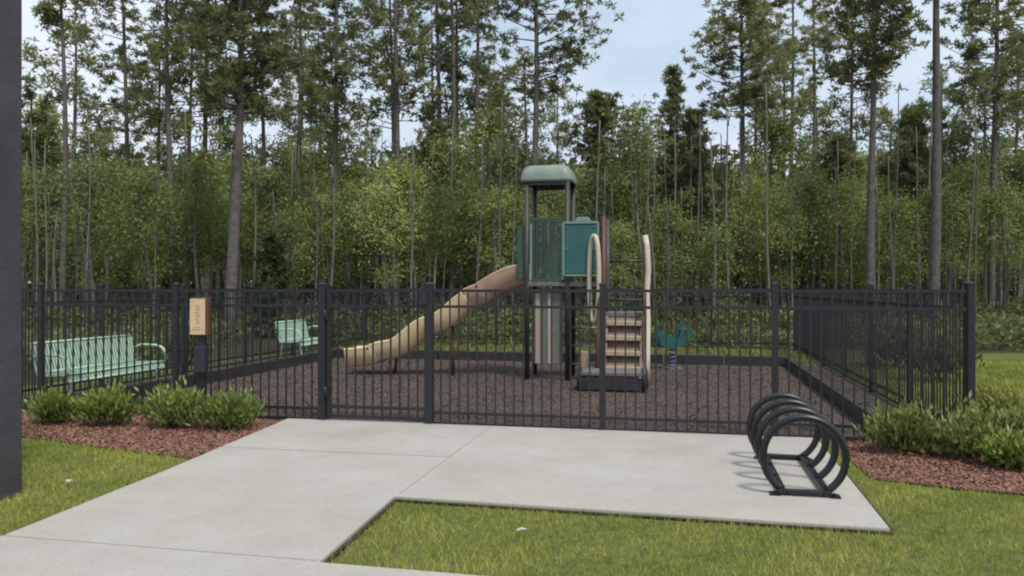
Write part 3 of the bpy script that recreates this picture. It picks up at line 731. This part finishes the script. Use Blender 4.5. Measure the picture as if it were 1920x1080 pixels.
# far pines sharing meshes
far = []
for i in range(4):
    H = [15, 17, 13, 16][i]; t, V, tint = pine_parts(300+i, H, H*.55, 2.0, .14, 190, 'open', nn=16, tl=.26, wn=.045)
    root = empty('pine_tree', (0, 0, 0)); t.build('trunk', M['bark'], root); tri_obj('crown', V, tint, M['needle'], root); far.append(root)
def copy_tree(o):
    c = o.copy(); COL.objects.link(c)
    for ch in o.children:
        d = ch.copy(); COL.objects.link(d); d.parent = c
    return c
# all the far pines look alike: one shared description
spots = []
for px in list(range(150, 1080, 50))+list(range(1410, 1960, 62)):
    Y = rnd.uniform(35, 56); spots.append((px+rnd.uniform(-14, 14), Y))
used = [False]*4
for (px, Y) in spots:
    if 1130 < px < 1330: continue
    k = rnd.randrange(4); o = far[k] if not used[k] else copy_tree(far[k]); used[k] = True
    o.location = (px2x(px, Y), Y, 0); s_ = rnd.uniform(.78, 1.12)*(.9 if px > 1050 else 1); o.scale = (s_, s_, s_*rnd.uniform(.9, 1.1)); o.rotation_euler = (0, 0, rnd.uniform(0, 6.28))
    tag(o, ['distant sparse', 'distant tall', 'distant short', 'distant slender'][k]+' pine deep in the woods, '+zone(px), 'pine tree', 'distant pines deep in the woods')
# understory
def broad_parts(seed, H, cr, n, ls, cb=.12, dens=46):
    r = random.Random(seed); rg = np.random.default_rng(seed); tp = trunk_path(r, H, .3)
    t = MB(); zz = [H*i/9 for i in range(10)]; t.tube([tp(z) for z in zz], [.075*(1-.8*z/H)+.012 for z in zz], 7)
    cl = []
    for i in range(dens):
        q = r.random()**.8; z = H*(cb+(1-cb)*q); a = r.uniform(0, 6.283); ln = cr*(.35+.75*math.sin(math.pi*min(1, .15+q*.83)))*r.uniform(.2, 1)
        e = tp(z)+Vector((math.cos(a)*ln, math.sin(a)*ln, .25*ln)); cl.append(tuple(e))
        if i % 3 == 0: t.tube([tp(max(0, z-.3*ln)), tp(z).lerp(e, .5), e], [.018, .012, .005], 4)
    cl = np.array(cl); k = rg.integers(0, dens, n); rad = rg.uniform(.18, .42, dens)*cr/1.1
    C = cl[k]+rg.normal(size=(n, 3))*rad[k][:, None]*np.array([1, 1, .75]); C[:, 2] = np.abs(C[:, 2])
    d = rg.normal(size=(n, 3)); d[:, 2] -= .2
    tint = np.clip(rg.uniform(.1, .75, dens)[k]+rg.normal(0, .15, n), 0, 1)
    return t, leaves_at(C, d, ls, ls*.5, rg), np.repeat(tint, 2)
protos = []
for i, (H, cr, n, mm, cb) in enumerate([(5.6, 1.1, 2000, 'leaf', .36), (6.4, .9, 1700, 'leaf', .48), (5.2, 1.0, 1700, 'leaf', .30), (6.0, 1.1, 1900, 'darkleaf', .38), (4.2, 1.1, 1800, 'leaf', .14), (6.8, .85, 1500, 'leaf', .55)]):
    t, V, tint = broad_parts(500+i, H, cr, int(n*1.6), .13, cb, dens=58); root = empty('young_tree', (0, 0, 0))
    t.build('trunk', M['palebark'], root); tri_obj('crown', V, tint, M[mm], root); protos.append(root)
usedp = [False]*6; cnt = 0
rows_ = [(24.8, 2.0, 120, 0.78), (27.5, 2.4, 66, .96), (31, 3.0, 48, 1.14), (36, 4, 46, 1.3)]
for (Y0, dy, step, sc) in rows_:
    px = 20+rnd.uniform(0, 30)
    while px < 1960:
        Y = Y0+rnd.uniform(0, dy); k = rnd.choice([0, 1, 2, 3, 4, 5, 0, 2]); o = protos[k] if not usedp[k] else copy_tree(protos[k]); usedp[k] = True
        s_ = sc*rnd.uniform(.78, 1.12); o.location = (px2x(px, Y), Y, 0); o.scale = (s_*1.05, s_*1.05, s_*rnd.uniform(.85, 1.12)); o.rotation_euler = (0, 0, rnd.uniform(0, 6.28))
        tag(o, ['bushy', 'long stemmed', 'low branching', 'dark green', 'small wide', 'high crowned'][k]+' young tree'+{24.8: ' in the front row, ', 27.5: ' in the second row, ', 31: ' in the third row, ', 36: ' in the back row, '}[Y0]+zone(px), 'tree', 'young trees of the wood edge'); cnt += 1
        px += step*rnd.uniform(.6, 1.35)
# bare pale saplings seen as thin vertical stems
for i in range(190):
    Y = rnd.uniform(23.8, 36); px = rnd.uniform(40, 1950); H = rnd.uniform(3.6, 7.8); rr_ = random.Random(900+i); tp = trunk_path(rr_, H, .18)
    m = MB(); r0 = rnd.uniform(.022, .05); m.tube([tp(H*j/6) for j in range(7)], [r0*(1-.6*j/6) for j in range(7)], 6)
    for j in range(2):
        z = H*rr_.uniform(.4, .95); a = rr_.uniform(0, 6.28); m.tube([tp(z), tp(z)+Vector((math.cos(a)*.4, math.sin(a)*.4, .5))], [r0*.4, .005], 4)
    o = m.build('bare_sapling', M['palebark'] if i % 3 else M['bark']); o.location = (px2x(px, Y), Y, 0)
    tag(o, ('thick' if r0 > .036 else 'thin')+(' tall' if H > 4.4 else ' short')+(' grey' if i % 3 else ' brown')+' bare sapling stem, '+zone(px), 'sapling', 'bare saplings along the wood edge')
# dense far wood and the low undergrowth (nobody could count them)
r = np.random.default_rng(77)
def mass(n, x0, x1, y0, y1, hfun, ls, wd, pw=.8):
    x = r.uniform(x0, x1, n); y = r.uniform(y0, y1, n); h = hfun(x, y)*r.uniform(0, 1, n)**pw
    C = np.stack([x, y, h], 1)
    t = np.clip(.38+.22*vnoise(x, h*2, 1.1, 4)+r.normal(0, .18, n), 0, 1)
    return leaves_at(C, r.normal(size=(n, 3)), ls, wd, r), np.repeat(t, 2)
V, t = mass(60000, -48, 48, 46, 60, lambda x, y: 9.2+1.2*vnoise(x, y*.3, .55, 8)+.8*vnoise(x, y, 1.7, 12), .75, .38)
Vb, tb = mass(16000, -44, 44, 42, 46, lambda x, y: 4.5+.8*vnoise(x, y, 1.0, 31), .6, .32, 1.2)
V = np.concatenate([V, Vb]); t = np.concatenate([t, tb])
tag(tri_obj('far_wood', V, t, M['under']), 'dense mass of far green woodland behind the trees', 'woodland', kind='stuff')
V, t = mass(52000, -26, 26, 23.4, 30, lambda x, y: .55+.35*vnoise(x, y, 1.3, 2)+.045*(y-23)*2, .22, .09)
V2, t2 = mass(12000, 8.5, 24, 18.6, 24, lambda x, y: .5+.35*vnoise(x, y, 1.1, 6)+.02*(y-16), .18, .07)
V4, t4 = mass(9000, -5, 7.5, 20.6, 24, lambda x, y: (.35+.2*vnoise(x, y, 1.3, 2))*(y > 22.6-.2*(x+3.7)), .2, .08)
V3, t3 = mass(12000, -22, -7.2, 13.5, 24, lambda x, y: .45+.3*vnoise(x, y, 1.1, 6), .18, .07)
tag(tri_obj('undergrowth', np.concatenate([V, V2, V3, V4]), np.concatenate([t, t2, t3, t4]), M['under']), 'low tangled undergrowth along the edge of the woods', 'undergrowth', kind='stuff')

# where a description would fit several, say which of them by its place from left to right
def order_labels():
    by = {}
    for o in COL.objects:
        if o.parent is None and o.get('label') and o.get('group') in ('young trees of the wood edge', 'distant pines deep in the woods', 'bare saplings along the wood edge'):
            by.setdefault(o['label'], []).append(o)
    word = ['leftmost', 'second from left', 'third from left', 'fourth from left', 'fifth from left', 'sixth from left', 'seventh from left', 'eighth from left', 'ninth from left', 'tenth from left', 'eleventh from left', 'twelfth from left']
    for lb, os_ in by.items():
        if len(os_) < 2: continue
        os_.sort(key=lambda o: o.location.x/o.location.y)
        for i, o in enumerate(os_):
            w_ = 'rightmost' if i == len(os_)-1 else word[min(i, 11)]
            o['label'] = lb+', '+w_
order_labels()
